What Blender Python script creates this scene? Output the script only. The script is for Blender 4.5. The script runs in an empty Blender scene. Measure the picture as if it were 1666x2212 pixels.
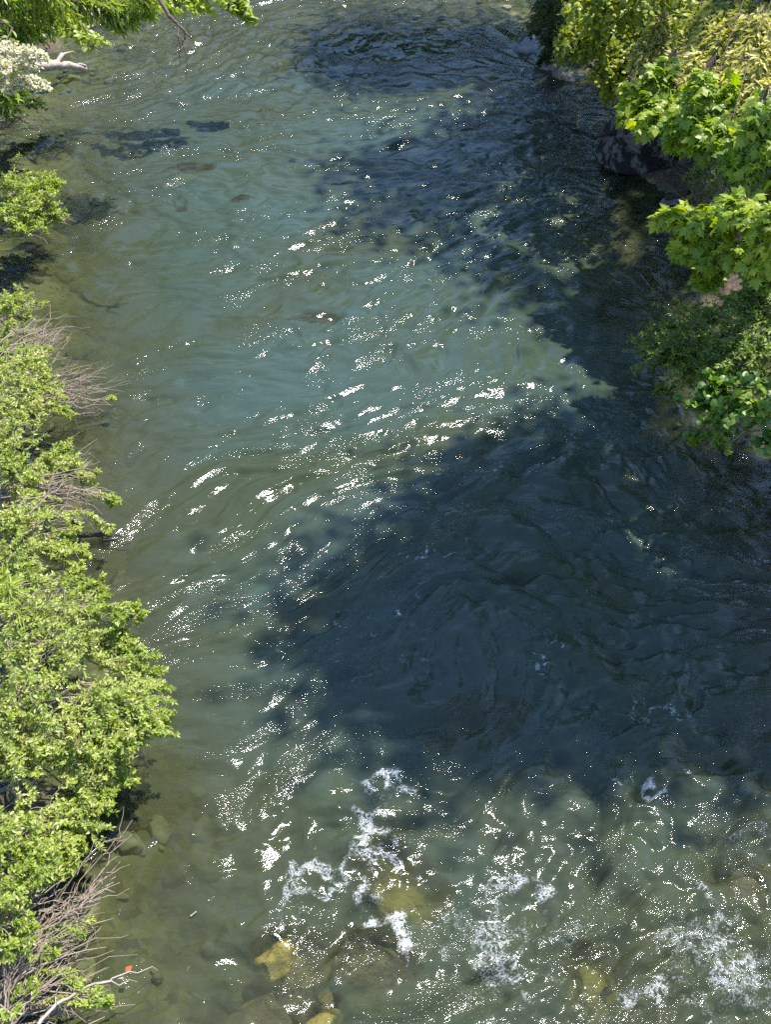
import bpy, math, random
import numpy as np
from mathutils import Vector, noise as mnoise

SC = bpy.context.scene
COL = SC.collection
rad = math.radians

# ---------------------------------------------------------------- camera
CAM_H, PITCH, VFOV = 8.0, 42.0, 50.0
cam_d = bpy.data.cameras.new('camera')
cam = bpy.data.objects.new('camera', cam_d)
COL.objects.link(cam)
cam.location = (0, 0, CAM_H)
cam.rotation_euler = (rad(90 - PITCH), 0, 0)
cam_d.sensor_fit = 'VERTICAL'
cam_d.sensor_height = 24
cam_d.lens = 12 / math.tan(rad(VFOV / 2))
cam_d.clip_start = 0.05
cam_d.clip_end = 2000
SC.camera = cam

# ---------------------------------------------------------------- sky, sun, exposure
SUN_EL, SUN_AZ = 62.0, 44.0            # azimuth to the right of the view
world = bpy.data.worlds.new('World')
SC.world = world
world.use_nodes = True
wn = world.node_tree
bg = wn.nodes['Background']
sky = wn.nodes.new('ShaderNodeTexSky')
sky.sky_type = 'NISHITA'
sky.sun_disc = False
sky.dust_density = 0.1
sky.ozone_density = 3.5
sky.sun_elevation = rad(SUN_EL)
sky.sun_rotation = rad(SUN_AZ)
wn.links.new(sky.outputs[0], bg.inputs[0])
bg.inputs[1].default_value = 0.14
S = np.array([math.sin(rad(SUN_AZ)) * math.cos(rad(SUN_EL)),
              math.cos(rad(SUN_AZ)) * math.cos(rad(SUN_EL)), math.sin(rad(SUN_EL))])
sd = bpy.data.lights.new('sun', 'SUN')
sd.energy = 4.5
sd.angle = rad(0.9)
sd.color = (1.0, 0.955, 0.88)
sun = bpy.data.objects.new('sun', sd)
COL.objects.link(sun)
sun.location = (10, 15, 30)
sun.rotation_euler = Vector(S).to_track_quat('Z', 'Y').to_euler()
vs = SC.view_settings
vs.view_transform = 'Standard'
vs.look = 'None'
vs.exposure = 1.62
vs.gamma = 1.0
SC.cycles.use_denoising = False
SC.cycles.max_bounces = 8
SC.cycles.transparent_max_bounces = 12
SC.cycles.sample_clamp_indirect = 6

# ---------------------------------------------------------------- helpers
def tag(o, label=None, cat=None, group=None, kind=None):
    if label: o['label'] = label
    if cat: o['category'] = cat
    if group: o['group'] = group
    if kind: o['kind'] = kind
    return o

def empty(name, loc, label, cat, group=None):
    o = bpy.data.objects.new(name, None)
    o.empty_display_size = 0.2
    COL.objects.link(o)
    o.location = loc
    return tag(o, label, cat, group)

def link_mesh(name, me, mat, parent=None, loc=None):
    o = bpy.data.objects.new(name, me)
    COL.objects.link(o)
    if mat: me.materials.append(mat)
    if parent is not None:
        o.parent = parent
    if loc is not None:
        o.location = loc
    return o

def np_mesh(name, V, F, smooth=True, attrs=None):
    """V (n,3); F list of (m,k) index arrays"""
    me = bpy.data.meshes.new(name)
    V = np.asarray(V, np.float32)
    me.vertices.add(len(V))
    me.vertices.foreach_set('co', V.ravel())
    loops, starts, tot, cur = [], [], 0, 0
    for f in F:
        f = np.asarray(f, np.int32)
        if len(f) == 0: continue
        loops.append(f.ravel())
        starts.append(cur + np.arange(len(f)) * f.shape[1])
        cur += f.size
    loops = np.concatenate(loops); starts = np.concatenate(starts)
    me.loops.add(len(loops))
    me.loops.foreach_set('vertex_index', loops)
    me.polygons.add(len(starts))
    me.polygons.foreach_set('loop_start', starts.astype(np.int32))
    me.polygons.foreach_set('use_smooth', np.full(len(starts), smooth))
    for k, a in (attrs or {}).items():
        a = np.asarray(a, np.float32)
        if a.ndim == 1:
            at = me.attributes.new(k, 'FLOAT', 'POINT'); at.data.foreach_set('value', a)
        else:
            at = me.attributes.new(k, 'FLOAT_VECTOR', 'POINT'); at.data.foreach_set('vector', a.ravel())
    me.update(calc_edges=True)
    return me

# pixel (in a 1666 x 2212 copy of the photograph) -> point at height z
TV = math.tan(rad(VFOV / 2)); TH = TV * 1666 / 2212
CP, SP = math.cos(rad(PITCH)), math.sin(rad(PITCH))
def P(px, py, z=0.0):
    a = (px - 833) / 833 * TH; b = (1106 - py) / 1106 * TV
    d = np.array([a, CP + b * SP, -SP + b * CP])
    t = (CAM_H - z) / -d[2]
    return np.array([0, 0, CAM_H]) + d * t
def XY(px, py): return P(px, py)[:2]

def norm(a): return a / (np.linalg.norm(a, axis=-1, keepdims=True) + 1e-9)

def smooth(a, b, x):
    t = np.clip((x - a) / (b - a), 0, 1)
    return t * t * (3 - 2 * t)

# periodic noise tiles made from spectra
def spectrum_tile(n, size, lo, hi, p, seed):
    """n*n periodic field, wavelengths lo..hi metres, amplitude ~ k^-p, unit std"""
    r = np.random.default_rng(seed)
    k = np.fft.fftfreq(n, size / n)
    kx, ky = np.meshgrid(k, k)
    kk = np.hypot(kx, ky); kk[0, 0] = 1e9
    amp = kk ** -p * np.exp(-(kk * lo) ** 4) * np.exp(-(1 / (kk * hi)) ** 4)
    f = np.fft.ifft2(amp * np.exp(2j * np.pi * r.random((n, n)))).real
    return (f / f.std()).astype(np.float32)

def samp(tile, size, x, y):
    n = tile.shape[0]
    u = (np.asarray(x) / size * n) % n; v = (np.asarray(y) / size * n) % n
    i = np.floor(u).astype(int) % n; j = np.floor(v).astype(int) % n
    fu = u - np.floor(u); fv = v - np.floor(v)
    fu = fu * fu * (3 - 2 * fu); fv = fv * fv * (3 - 2 * fv)
    i1 = (i + 1) % n; j1 = (j + 1) % n
    return (tile[j, i] * (1 - fu) + tile[j, i1] * fu) * (1 - fv) + (tile[j1, i] * (1 - fu) + tile[j1, i1] * fu) * fv

T_LUMP = spectrum_tile(256, 16.0, 0.35, 3.0, 1.9, 3)

# ---------------------------------------------------------------- materials
def mat(name):
    m = bpy.data.materials.new(name); m.use_nodes = True
    nt = m.node_tree; nt.nodes.clear()
    out = nt.nodes.new('ShaderNodeOutputMaterial')
    def N(t, **kw):
        n = nt.nodes.new('ShaderNode' + t)
        for k, v in kw.items():
            if k.startswith('i_'):
                key = k[2:]
                key = int(key) if key.isdigit() else key.replace('_', ' ')
                n.inputs[key].default_value = v
            else: setattr(n, k, v)
        return n
    L = nt.links.new
    return m, nt, out, N, L

K = .66
def ramp(N, stops, k=1.0):
    r = N('ValToRGB'); e = r.color_ramp.elements
    while len(e) < len(stops): e.new(0.5)
    for el, (p, c) in zip(e, stops):
        el.position = p; el.color = (c[0] * k, c[1] * k, c[2] * k, 1)
    return r

def leaf_mat(name, stops, trans=0.45, gloss=0.03, rough=0.45):
    m, nt, out, N, L = mat(name)
    at = N('Attribute', attribute_name='tint')
    r = ramp(N, stops, K); L(at.outputs['Fac'], r.inputs[0])
    d = N('BsdfDiffuse'); t = N('BsdfTranslucent'); g = N('BsdfGlossy', i_Roughness=rough)
    L(r.outputs[0], d.inputs[0])
    hs = N('HueSaturation'); hs.inputs['Saturation'].default_value = 1.15; hs.inputs['Value'].default_value = 1.3
    L(r.outputs[0], hs.inputs['Color']); L(hs.outputs[0], t.inputs[0])
    mx = N('MixShader'); mx.inputs[0].default_value = trans
    L(d.outputs[0], mx.inputs[1]); L(t.outputs[0], mx.inputs[2])
    m2 = N('MixShader'); m2.inputs[0].default_value = gloss
    L(mx.outputs[0], m2.inputs[1]); L(g.outputs[0], m2.inputs[2])
    L(m2.outputs[0], out.inputs[0])
    return m

M_PRIVET = leaf_mat('privet_leaf', [(0, (.14, .23, .02)), (.35, (.33, .45, .05)), (.75, (.52, .60, .11)), (1, (.68, .70, .24))], trans=.5)
M_PRIVET_SHADE = leaf_mat('shade_toned_leaf', [(0, (.10, .18, .02)), (.6, (.24, .34, .035)), (1, (.38, .46, .08))])  # darker copy of the privet leaf, shade put into its colour
M_WILLOW = leaf_mat('willow_leaf', [(0, (.14, .25, .025)), (.5, (.36, .46, .05)), (1, (.58, .64, .14))], trans=.5, gloss=.04)
M_MAPLE = leaf_mat('maple_leaf', [(0, (.13, .25, .010)), (.5, (.30, .43, .018)), (1, (.48, .54, .035))], trans=.5)
M_YELLOW = leaf_mat('pale_yellow_leaf', [(0, (.24, .31, .04)), (.35, (.50, .49, .09)), (1, (.72, .68, .24))])
M_YGREEN = leaf_mat('yellow_green_leaf', [(0, (.10, .17, .012)), (.5, (.32, .39, .025)), (1, (.54, .53, .05))], gloss=.03)
M_REDBUD = leaf_mat('round_leaf', [(0, (.08, .18, .02)), (.6, (.19, .32, .03)), (1, (.34, .42, .06))])
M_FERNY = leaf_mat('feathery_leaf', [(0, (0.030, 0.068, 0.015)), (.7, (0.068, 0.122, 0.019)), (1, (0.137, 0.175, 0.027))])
M_BLOSSOM = leaf_mat('cream_petal', [(0, (.66, .62, .36)), (1, (.86, .83, .62))], trans=.3, gloss=0)
M_LEAF_GLINT = leaf_mat('orange_leaf_glint', [(0, (0.418, 0.091, 0.023)), (1, (0.570, 0.152, 0.046))], trans=.2)

def bark_mat(name, a, b, scale=30, rough=.85):
    m, nt, out, N, L = mat(name)
    tc = N('TexCoord'); nz = N('TexNoise', i_Scale=scale, i_Detail=4.0)
    L(tc.outputs['Object'], nz.inputs['Vector'])
    r = ramp(N, [(.3, a), (.7, b)], K); L(nz.outputs[0], r.inputs[0])
    p = N('BsdfPrincipled', i_Roughness=rough); L(r.outputs[0], p.inputs['Base Color'])
    p.inputs['Specular IOR Level'].default_value = .2
    bp = N('Bump', i_Strength=.5, i_Distance=.01); L(nz.outputs[0], bp.inputs['Height']); L(bp.outputs[0], p.inputs['Normal'])
    L(p.outputs[0], out.inputs[0])
    return m
M_TWIG = bark_mat('pale_twig', (0.255, 0.196, 0.145), (0.391, 0.315, 0.246))
M_STEM = bark_mat('brown_stem', (0.085, 0.064, 0.047), (0.187, 0.145, 0.111))
M_TRUNK = bark_mat('dark_bark', (0.025, 0.020, 0.015), (0.085, 0.068, 0.055), 14)
M_DEAD = bark_mat('bleached_wood', (0.323, 0.264, 0.212), (0.527, 0.459, 0.399), 12)
M_BRUSH = bark_mat('dry_brush', (0.187, 0.128, 0.093), (0.323, 0.238, 0.187))
M_BLACKTWIG = bark_mat('wet_black_twig', (0.017, 0.015, 0.013), (0.051, 0.043, 0.034))

# ---------------------------------------------------------------- river shape
LY = np.array([-10, 2.5, 3.6, 5.0, 7.0, 9.5, 12, 15, 18, 22, 26, 34, 60.])
LX = np.array([-3.2, -2.75, -2.75, -3.05, -3.9, -4.6, -5.3, -6.1, -6.8, -7.6, -8.3, -8.6, -7.])
RY = np.array([-10, 2, 6, 9.7, 13, 15.5, 17.3, 18.6, 20.5, 22.5, 24.5, 27, 34, 60.])
RX = np.array([5.6, 5.3, 5.0, 4.75, 4.65, 4.35, 4.3, 4.3, 4.25, 3.5, 3.3, 3.8, 5.0, 7.])
def bank_d(x, y):
    return x - np.interp(y, LY, LX), np.interp(y, RY, RX) - x

def ground_z(x, y):
    dl, dr = bank_d(x, y)
    lump = samp(T_LUMP, 16.0, x, y); fine = samp(T_LUMP, 5.3, x + 3.1, y + 7.7)
    dl = dl + lump * .18; dr = dr + lump * .15
    near = smooth(8.5, 3.5, y)
    D = 1.45 - .75 * near
    wl = 4.2 - 1.6 * near + 1.2 * smooth(14, 20, y)
    D = D - 1.05 * smooth(18.5, 24, y)
    bed = -D * smooth(0, 1, dl / wl) * smooth(0, 1, dr / 3.0)
    bed = bed + (lump * .07 + fine * .035) * smooth(0.1, 1.0, np.minimum(dl, dr))
    dout = np.maximum(np.maximum(-dl, -dr), 0)
    bank = .10 * smooth(0, .25, dout) + 1.3 * smooth(.2, 3.2, dout) + 2.2 * smooth(2.5, 12, dout) + fine * .05 * smooth(0, 1, dout)
    return np.where(dout > 0, bank, bed - .015)

def nonuni(segs):
    out = []
    for a, b, s in segs:
        out.append(np.arange(a, b - 1e-6, s))
    return np.concatenate(out + [[segs[-1][1]]])

def grid_mesh(name, xs, ys, zf, attrs=None, mask=None):
    X, Y = np.meshgrid(xs, ys)
    Z = zf(X, Y)
    V = np.stack([X, Y, Z], -1).reshape(-1, 3)
    nx, ny = len(xs), len(ys)
    idx = np.arange(nx * ny).reshape(ny, nx)
    F = np.stack([idx[:-1, :-1], idx[:-1, 1:], idx[1:, 1:], idx[1:, :-1]], -1).reshape(-1, 4)
    if mask is not None:
        mk = mask(X, Y)
        mk = mk[:-1, :-1] | mk[:-1, 1:] | mk[1:, 1:] | mk[1:, :-1]
        F = F[mk.reshape(-1)]
    at = attrs(X, Y) if attrs else None
    return np_mesh(name, V, [F], True, at)

# ground material: olive cobbles under water, brown litter soil above
def ground_material():
    m, nt, out, N, L = mat('river_ground')
    geo = N('NewGeometry'); sep = N('SeparateXYZ'); L(geo.outputs['Position'], sep.inputs[0])
    v1 = N('TexVoronoi', i_Scale=4.2); v2 = N('TexVoronoi', i_Scale=13.0)
    nz = N('TexNoise', i_Scale=1.1, i_Detail=5.0); nf = N('TexNoise', i_Scale=26.0, i_Detail=5.0)
    ds = N('VectorMath', operation='MULTIPLY_ADD'); L(nz.outputs['Color'], ds.inputs[0])
    ds.inputs[1].default_value = (.35, .35, .35); L(geo.outputs['Position'], ds.inputs[2])
    for v in (v1, v2): L(ds.outputs[0], v.inputs['Vector'])
    for v in (nz, nf): L(geo.outputs['Position'], v.inputs['Vector'])
    rb = ramp(N, [(0, (.06, .055, .035)), (.35, (.12, .115, .06)), (.6, (.19, .175, .08)), (.8, (.15, .14, .085)), (1, (.26, .23, .12))], K)
    s1 = N('SeparateColor'); L(v1.outputs['Color'], s1.inputs[0])
    s2 = N('SeparateColor'); L(v2.outputs['Color'], s2.inputs[0])
    mx = N('Mix', data_type='FLOAT'); L(nz.outputs[0], mx.inputs[0]); L(s1.outputs[0], mx.inputs[2]); L(s2.outputs[0], mx.inputs[3])
    L(mx.outputs[0], rb.inputs[0])
    rg = ramp(N, [(.38, (.35, .4, .33)), (.62, (1, 1, 1))]); L(nz.outputs[0], rg.inputs[0])
    mb = N('Mix', data_type='RGBA', blend_type='MULTIPLY'); mb.inputs[0].default_value = .8
    L(rb.outputs[0], mb.inputs[6]); L(rg.outputs[0], mb.inputs[7])
    rs = ramp(N, [(.3, (.05, .036, .026)), (.5, (.09, .068, .048)), (.7, (.15, .115, .08))], K); L(nf.outputs[0], rs.inputs[0])
    mr = N('MapRange'); mr.inputs[1].default_value = -.02; mr.inputs[2].default_value = .06; L(sep.outputs[2], mr.inputs[0])
    mm = N('Mix', data_type='RGBA'); L(mr.outputs[0], mm.inputs[0]); L(mb.outputs[2], mm.inputs[6]); L(rs.outputs[0], mm.inputs[7])
    p = N('BsdfPrincipled', i_Roughness=.9); L(mm.outputs[2], p.inputs['Base Color'])
    p.inputs['Specular IOR Level'].default_value = .15
    b1 = N('Bump', i_Strength=.9, i_Distance=.05); b1.invert = True; L(v1.outputs['Distance'], b1.inputs['Height'])
    b2 = N('Bump', i_Strength=.6, i_Distance=.02); L(nf.outputs[0], b2.inputs['Height']); L(b1.outputs[0], b2.inputs['Normal'])
    L(b2.outputs[0], p.inputs['Normal']); L(p.outputs[0], out.inputs[0])
    return m

gx = nonuni([(-160, -40, 12), (-40, -14, 2), (-14, 10, .11), (10, 40, 2), (40, 161, 11)])
gy = nonuni([(-60, -4, 4), (-4, 2, .4), (2, 30, .11), (30, 60, 1.5), (60, 260, 10)])
tag(link_mesh('ground', grid_mesh('ground', gx, gy, ground_z), ground_material()), kind='structure')

# ---------------------------------------------------------------- rocks
def rock_material(name, base, dark, lichen=None, mossy=None):
    m, nt, out, N, L = mat(name)
    tc = N('TexCoord')
    n1 = N('TexNoise', i_Scale=2.2, i_Detail=8.0, i_Roughness=.65); n2 = N('TexNoise', i_Scale=22.0, i_Detail=5.0)
    n3 = N('TexNoise', i_Scale=3.6, i_Detail=10.0, i_Roughness=.72)
    for n in (n1, n2, n3): L(tc.outputs['Object'], n.inputs['Vector'])
    r = ramp(N, [(.35, dark), (.65, base)], K); L(n1.outputs[0], r.inputs[0])
    col = r.outputs[0]
    if lichen:
        rl = ramp(N, [(.50, (0, 0, 0)), (.535, (1, 1, 1))]); L(n3.outputs[0], rl.inputs[0])
        mx = N('Mix', data_type='RGBA'); L(rl.outputs[0], mx.inputs[0]); L(col, mx.inputs[6]); mx.inputs[7].default_value = (*[K * q for q in lichen], 1)
        col = mx.outputs[2]
    if mossy:
        rl = ramp(N, [(.45, (0, 0, 0)), (.6, (1, 1, 1))]); L(n3.outputs[0], rl.inputs[0])
        mx = N('Mix', data_type='RGBA'); L(rl.outputs[0], mx.inputs[0]); L(col, mx.inputs[6]); mx.inputs[7].default_value = (*[K * q for q in mossy], 1)
        col = mx.outputs[2]
    p = N('BsdfPrincipled', i_Roughness=.85); L(col, p.inputs['Base Color']); p.inputs['Specular IOR Level'].default_value = .25
    b = N('Bump', i_Strength=.7, i_Distance=.03); L(n2.outputs[0], b.inputs['Height'])
    b1 = N('Bump', i_Strength=.8, i_Distance=.12); L(n1.outputs[0], b1.inputs['Height']); L(b1.outputs[0], b.inputs['Normal'])
    L(b.outputs[0], p.inputs['Normal']); L(p.outputs[0], out.inputs[0])
    return m
M_LICHEN = rock_material('lichen_rock', (.030, .027, .023), (.010, .009, .008), lichen=(.15, .14, .115))
M_GREYROCK = rock_material('grey_rock', (.36, .35, .34), (.15, .145, .14))
M_PALEROCK = rock_material('pale_rock', (.42, .36, .30), (.22, .18, .15))
M_YELROCK = rock_material('algae_yellow_rock', (.46, .36, .11), (.22, .17, .05), mossy=(.30, .26, .07))
M_BROWNROCK = rock_material('brown_rock', (.30, .22, .15), (.11, .08, .06), mossy=(.26, .21, .08))
M_GOLDROCK = rock_material('golden_rock', (.72, .52, .16), (.42, .29, .09))

def ico(sub):
    import bmesh
    bm = bmesh.new(); bmesh.ops.create_icosphere(bm, subdivisions=sub, radius=1)
    V = np.array([v.co[:] for v in bm.verts]); F = np.array([[v.index for v in f.verts] for f in bm.faces]); bm.free()
    return V, F
ICO = {k: ico(k) for k in (2, 3, 4, 5)}
def rock_mesh(name, dims, seed, sub=4, rough=.6, cuts=14):
    V, F = ICO[sub]; V = V.copy()
    r = np.random.default_rng(seed)
    # chop by random planes for flat faces
    for _ in range(cuts):
        n = r.normal(size=3); n /= np.linalg.norm(n); d = r.uniform(.55, .88)
        e = V @ n - d
        V = V - np.outer(np.maximum(e, 0) * .9, n)
    off = Vector(r.uniform(-50, 50, 3))
    h = np.array([mnoise.fractal(Vector(v) * 1.6 + off, 1.0, 2.0, 5) for v in V])
    V = V * (1 + rough * .35 * h)[:, None]
    V = V * np.array(dims)[None]
    return np_mesh(name, V, [F], True)

ROCKS = []   # shapes of the stones, so the water knows where it runs thin
def rock(name, loc, dims, seed, m, label, cat='rock', group=None, rz=0, rough=.6, sub=4, tilt=(0, 0)):
    o = link_mesh(name, rock_mesh(name, dims, seed, sub, rough), m, None, tuple(loc))
    o.rotation_euler = (tilt[0], tilt[1], rz)
    from mathutils.bvhtree import BVHTree
    M = o.matrix_basis
    V = [M @ v.co for v in o.data.vertices]; A = np.array(V)
    ROCKS.append((BVHTree.FromPolygons(V, [p.vertices[:] for p in o.data.polygons]), A.min(0), A.max(0)))
    return tag(o, label, cat, group)

def at(px, py, z): return P(px, py, z)
def rk(px, py, top, dims, *a, **k):
    """rock whose top centre is seen at the pixel, at height top"""
    p = P(px, py, top); p[2] = top - dims[2] * .9
    return rock('boulder', p, dims, *a, **k)

rock('boulder', (4.30, 17.8, .25), (.84, .80, 1.75), 11, M_LICHEN, 'big dark boulder blotched with pale lichen standing at the water under the maple leaves', 'boulder', rz=.3, sub=5)
rock('boulder', (5.05, 17.65, .1), (.55, .55, 1.0), 12, M_LICHEN, 'lichen covered boulder half hidden behind the big dark boulder', 'boulder', rz=-.5, sub=5)
rock('boulder', (5.35, 16.9, .1), (.42, .4, .6), 13, M_LICHEN, 'low dark rock wedged between the lichen boulders and the dry brush', 'boulder', rz=.9)
rk(1152, 82, .16, (.52, .5, .3), 14, M_GREYROCK, 'flat grey slab at the water edge below the feathery dark bush', rz=.2)
rk(1203, 82, .55, (.42, .4, .5), 15, M_GREYROCK, 'tall grey stone behind the flat slab under the feathery bush', rz=.5)
rk(1222, 142, .2, (.3, .28, .25), 16, M_PALEROCK, 'small pale stone at the water edge under the yellow green shrub', rz=.1)
rk(1188, 128, .12, (.16, .15, .15), 17, M_PALEROCK, 'smallest pinkish stone beside the flat grey slab', rz=.8)
rk(1468, 424, .10, (.3, .17, .16), 18, M_GREYROCK, 'pale wet stone lying in shallow water below the dark boulder', rz=.15)
# submerged stones showing through the water
def sub_rock(px, py, top, dims, seed, m, label, rz=0.):
    rk(px, py, top, dims, seed, m, label, 'boulder', rz=rz)
sub_rock(832, 1905, -0.19, (.36, .40, .35), 31, M_YELROCK, 'yellow algae covered boulder just under the rapids near the white splash', .3)
sub_rock(905, 1960, -0.24, (.34, .30, .3), 32, M_YELROCK, 'olive brown boulder underwater right beside the yellow one', 1.)
sub_rock(1020, 1615, -.42, (.62, .35, .35), 33, M_PALEROCK, 'long pale boulder under the glitter at the near edge of the blue shade', .2)
sub_rock(600, 2062, -0.14, (.20, .16, .2), 34, M_GOLDROCK, 'small golden rock under the bottom rapids beside the brown ones', .4)
sub_rock(650, 2120, -0.19, (.34, .34, .3), 35, M_BROWNROCK, 'brown rough boulder underwater below the small golden rock', .8)
sub_rock(790, 2090, -0.18, (.42, .28, .3), 36, M_BROWNROCK, 'wide reddish brown boulder underwater right of the golden rock', -.3)
sub_rock(690, 2205, -0.15, (.22, .16, .2), 37, M_GOLDROCK, 'golden rock under water at the bottom border of the picture', .2)
sub_rock(560, 2190, -0.27, (.35, .3, .3), 38, M_BROWNROCK, 'mottled brown boulder underwater left of the golden bottom rock', .5)
sub_rock(1590, 1920, -0.19, (.30, .25, .25), 39, M_BROWNROCK, 'reddish brown boulder under the rapids by the right border', .5)
sub_rock(1290, 2130, -0.19, (.35, .3, .3), 40, M_YELROCK, 'olive boulder underwater beneath the bottom right glitter', .9)
sub_rock(402, 377, -0.15, (.30, .17, .2), 41, M_GOLDROCK, 'tan round stone showing through shallow water far left', .1)
sub_rock(445, 380, -0.15, (.24, .15, .2), 42, M_GOLDROCK, 'orange tan stone touching the tan round stone underwater', .3)
sub_rock(520, 452, -0.17, (.20, .14, .2), 43, M_GOLDROCK, 'orange stone alone underwater right of the dark weed patch', .3)
sub_rock(395, 473, -0.17, (.13, .1, .15), 44, M_GOLDROCK, 'small yellow stone underwater below the dark weed patch', .3)
sub_rock(815, 503, -0.19, (.35, .22, .2), 45, M_GOLDROCK, 'orange brown stone underwater at the tip of the mid river shade', .1)
sub_rock(690, 735, -.36, (.35, .22, .2), 46, M_GOLDROCK, 'tan stone underwater in the sunny middle of the river', .1)
sub_rock(1330, 700, -0.25, (.4, .25, .25), 47, M_BROWNROCK, 'brown boulder underwater in the right hand shade', .4)
sub_rock(1010, 290, -0.15, (.55, .25, .25), 48, M_YELROCK, 'wide yellow brown stone underwater between the two far shadows', .1)
sub_rock(1290, 232, -0.13, (.4, .2, .2), 49, M_GOLDROCK, 'tan stone in shallows left of the yellow green shrub', .1)

def stones():
    r = np.random.default_rng(77); V0, F0 = ICO[3]; Vs, Ts = [], []
    n = 0
    while n < 1500:
        x, y = r.uniform(-9, 5), r.uniform(2.6, 27)
        if y > 9 and r.random() < .55: continue
        dl, dr = bank_d(x, y)
        if min(dl, dr) < -.1 or min(dl, dr) > 3.6: continue
        sz = .03 + .17 * r.random() ** 3
        V1 = V0.copy()
        for _ in range(5):
            nn = norm(r.normal(size=3)); V1 = V1 - np.outer(np.maximum(V1 @ nn - r.uniform(.45, .8), 0) * .95, nn)
        k = 1 + .3 * samp(T_LUMP, 16., V0[:, 0] * .35 + r.uniform(0, 16), V0[:, 1] * .35 + V0[:, 2] * .5 + r.uniform(0, 16))
        a = r.uniform(0, 6.28); d = np.array([1, r.uniform(.55, .95), r.uniform(.35, .6)]) * sz
        v = V1 * k[:, None] * d
        v = np.stack([v[:, 0] * math.cos(a) - v[:, 1] * math.sin(a), v[:, 0] * math.sin(a) + v[:, 1] * math.cos(a), v[:, 2]], -1)
        z = float(ground_z(np.array([x]), np.array([y]))[0])
        Vs.append(v + [x, y, min(z + d[2] * .25, -.05 - d[2]) if z < 0 else z]); Ts.append(np.full(len(V0), r.random())); n += 1
    F = (F0[None] + (np.arange(n) * len(V0))[:, None, None]).reshape(-1, 3)
    m, nt, out, N, L = mat('cobble_stone')
    at_ = N('Attribute', attribute_name='tint'); geo = N('NewGeometry'); nz = N('TexNoise', i_Scale=14.0, i_Detail=5.0); L(geo.outputs['Position'], nz.inputs['Vector'])
    rr = ramp(N, [(0, (.06, .06, .04)), (.3, (.16, .15, .08)), (.55, (.26, .23, .11)), (.8, (.20, .19, .14)), (1, (.40, .35, .18))], K); L(at_.outputs['Fac'], rr.inputs[0])
    r2 = ramp(N, [(.3, (.45, .5, .38)), (.65, (1, 1, 1))]); L(nz.outputs[0], r2.inputs[0])
    mb = N('Mix', data_type='RGBA', blend_type='MULTIPLY'); mb.inputs[0].default_value = 1; L(rr.outputs[0], mb.inputs[6]); L(r2.outputs[0], mb.inputs[7])
    p = N('BsdfPrincipled', i_Roughness=.9); L(mb.outputs[2], p.inputs['Base Color']); L(p.outputs[0], out.inputs[0])
    tag(link_mesh('cobbles', np_mesh('cobbles', np.concatenate(Vs), [F], True, {'tint': np.concatenate(Ts)}), m), 'olive and tan cobbles covering the shallow river bed', 'cobbles', kind='stuff')
stones()

# ---------------------------------------------------------------- water
T_W1 = spectrum_tile(1024, 14.0, 0.085, 0.80, 1.85, 21)
T_W2 = spectrum_tile(1024, 9.0, 0.05, 0.30, 1.5, 22)
T_BOIL = spectrum_tile(512, 17.0, 0.30, 1.5, 1.9, 24)
T_BIG = spectrum_tile(256, 30.0, 1.2, 7.0, 1.5, 23)
T_SLOW = spectrum_tile(128, 40.0, 4.0, 14.0, 1.5, 25)

def flow(x, y):
    w = smooth(6.0, 9.0, y)
    t = np.clip((x - .3) / 3.2, 0, 1.4)
    g = 3.2 * (t ** 3 - .5 * t ** 4)            # integral of smoothstep
    f = (.40 + .12 * (1 - w)) * x - w * .95 * g
    return x + samp(T_SLOW, 40.0, x + 11, y + 5) * .3 + samp(T_BIG, 19.0, x, y + 3) * .07, y - f + samp(T_SLOW, 40.0, x, y) * .40 + samp(T_BIG, 19.0, x + 9, y) * .10

# foam patches, some of them glints painted white as foam (pixel, length, width in metres, angle, strength)
FOAM_GLINT = [(790, 1800, .42, .09, 1.1, .8), (815, 1850, .30, .07, 1.35, .8), (850, 1690, .22, .07, .5, .9), (840, 1985, .16, .14, .3, .95),
        (745, 2020, .15, .05, .3, .5), (1115, 1900, .34, .11, .35, .8), (1060, 1935, .5, .12, .6, .7), (1060, 2060, .5, .2, 1.2, .75), (1150, 2110, .28, .06, -.6, .8),
        (1560, 1990, .2, .12, .8, .8), (1600, 2150, .45, .2, .5, .72), (1430, 2140, .16, .12, 1.3, .8), (1330, 2190, .4, .1, .5, .6),
        (700, 1900, .55, .08, .6, .8), (640, 1960, .4, .08, .6, .4), (950, 1195, .26, .03, .35, .95), (850, 1338, .16, .025, .1, .9), (750, 1335, .18, .03, .5, .95), (1190, 1412, .10, .04, .4, .85),
        (880, 955, .2, .05, .2, .8), (920, 1430, .2, .06, .2, .7), (670, 1250, .25, .025, .5, .85), (905, 1270, .16, .025, .3, .8), (1400, 1710, .35, .05, .3, .9), (1420, 1535, .35, .035, .4, .8), (1500, 2040, .6, .2, .3, .7), (1190, 1700, .18, .1, .8, .6),
        (190, 757, .25, .02, .1, .5), (1480, 1530, .4, .06, .3, .5), (1640, 1840, .3, .07, .5, .7), (1250, 1990, .4, .12, .4, .6), (960, 2000, .25, .1, .7, .6), (1180, 2010, .35, .1, 1.0, .7), (1430, 2050, .4, .1, .5, .6), (1560, 2080, .35, .12, .6, .8), (760, 2130, .35, .06, .5, .6), (840, 2110, .3, .05, .5, .6), (480, 1810, .25, .06, .6, .5), (1650, 1640, .2, .06, .6, .6), (1310, 1700, .2, .06, .5, .6), (1110, 1760, .3, .05, .4, .5), (1240, 1800, .3, .06, .4, .5)]
FO = [(*XY(a, b), l * 1.5, w * 1.9, t, s) for a, b, l, w, t, s in FOAM_GLINT]
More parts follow.
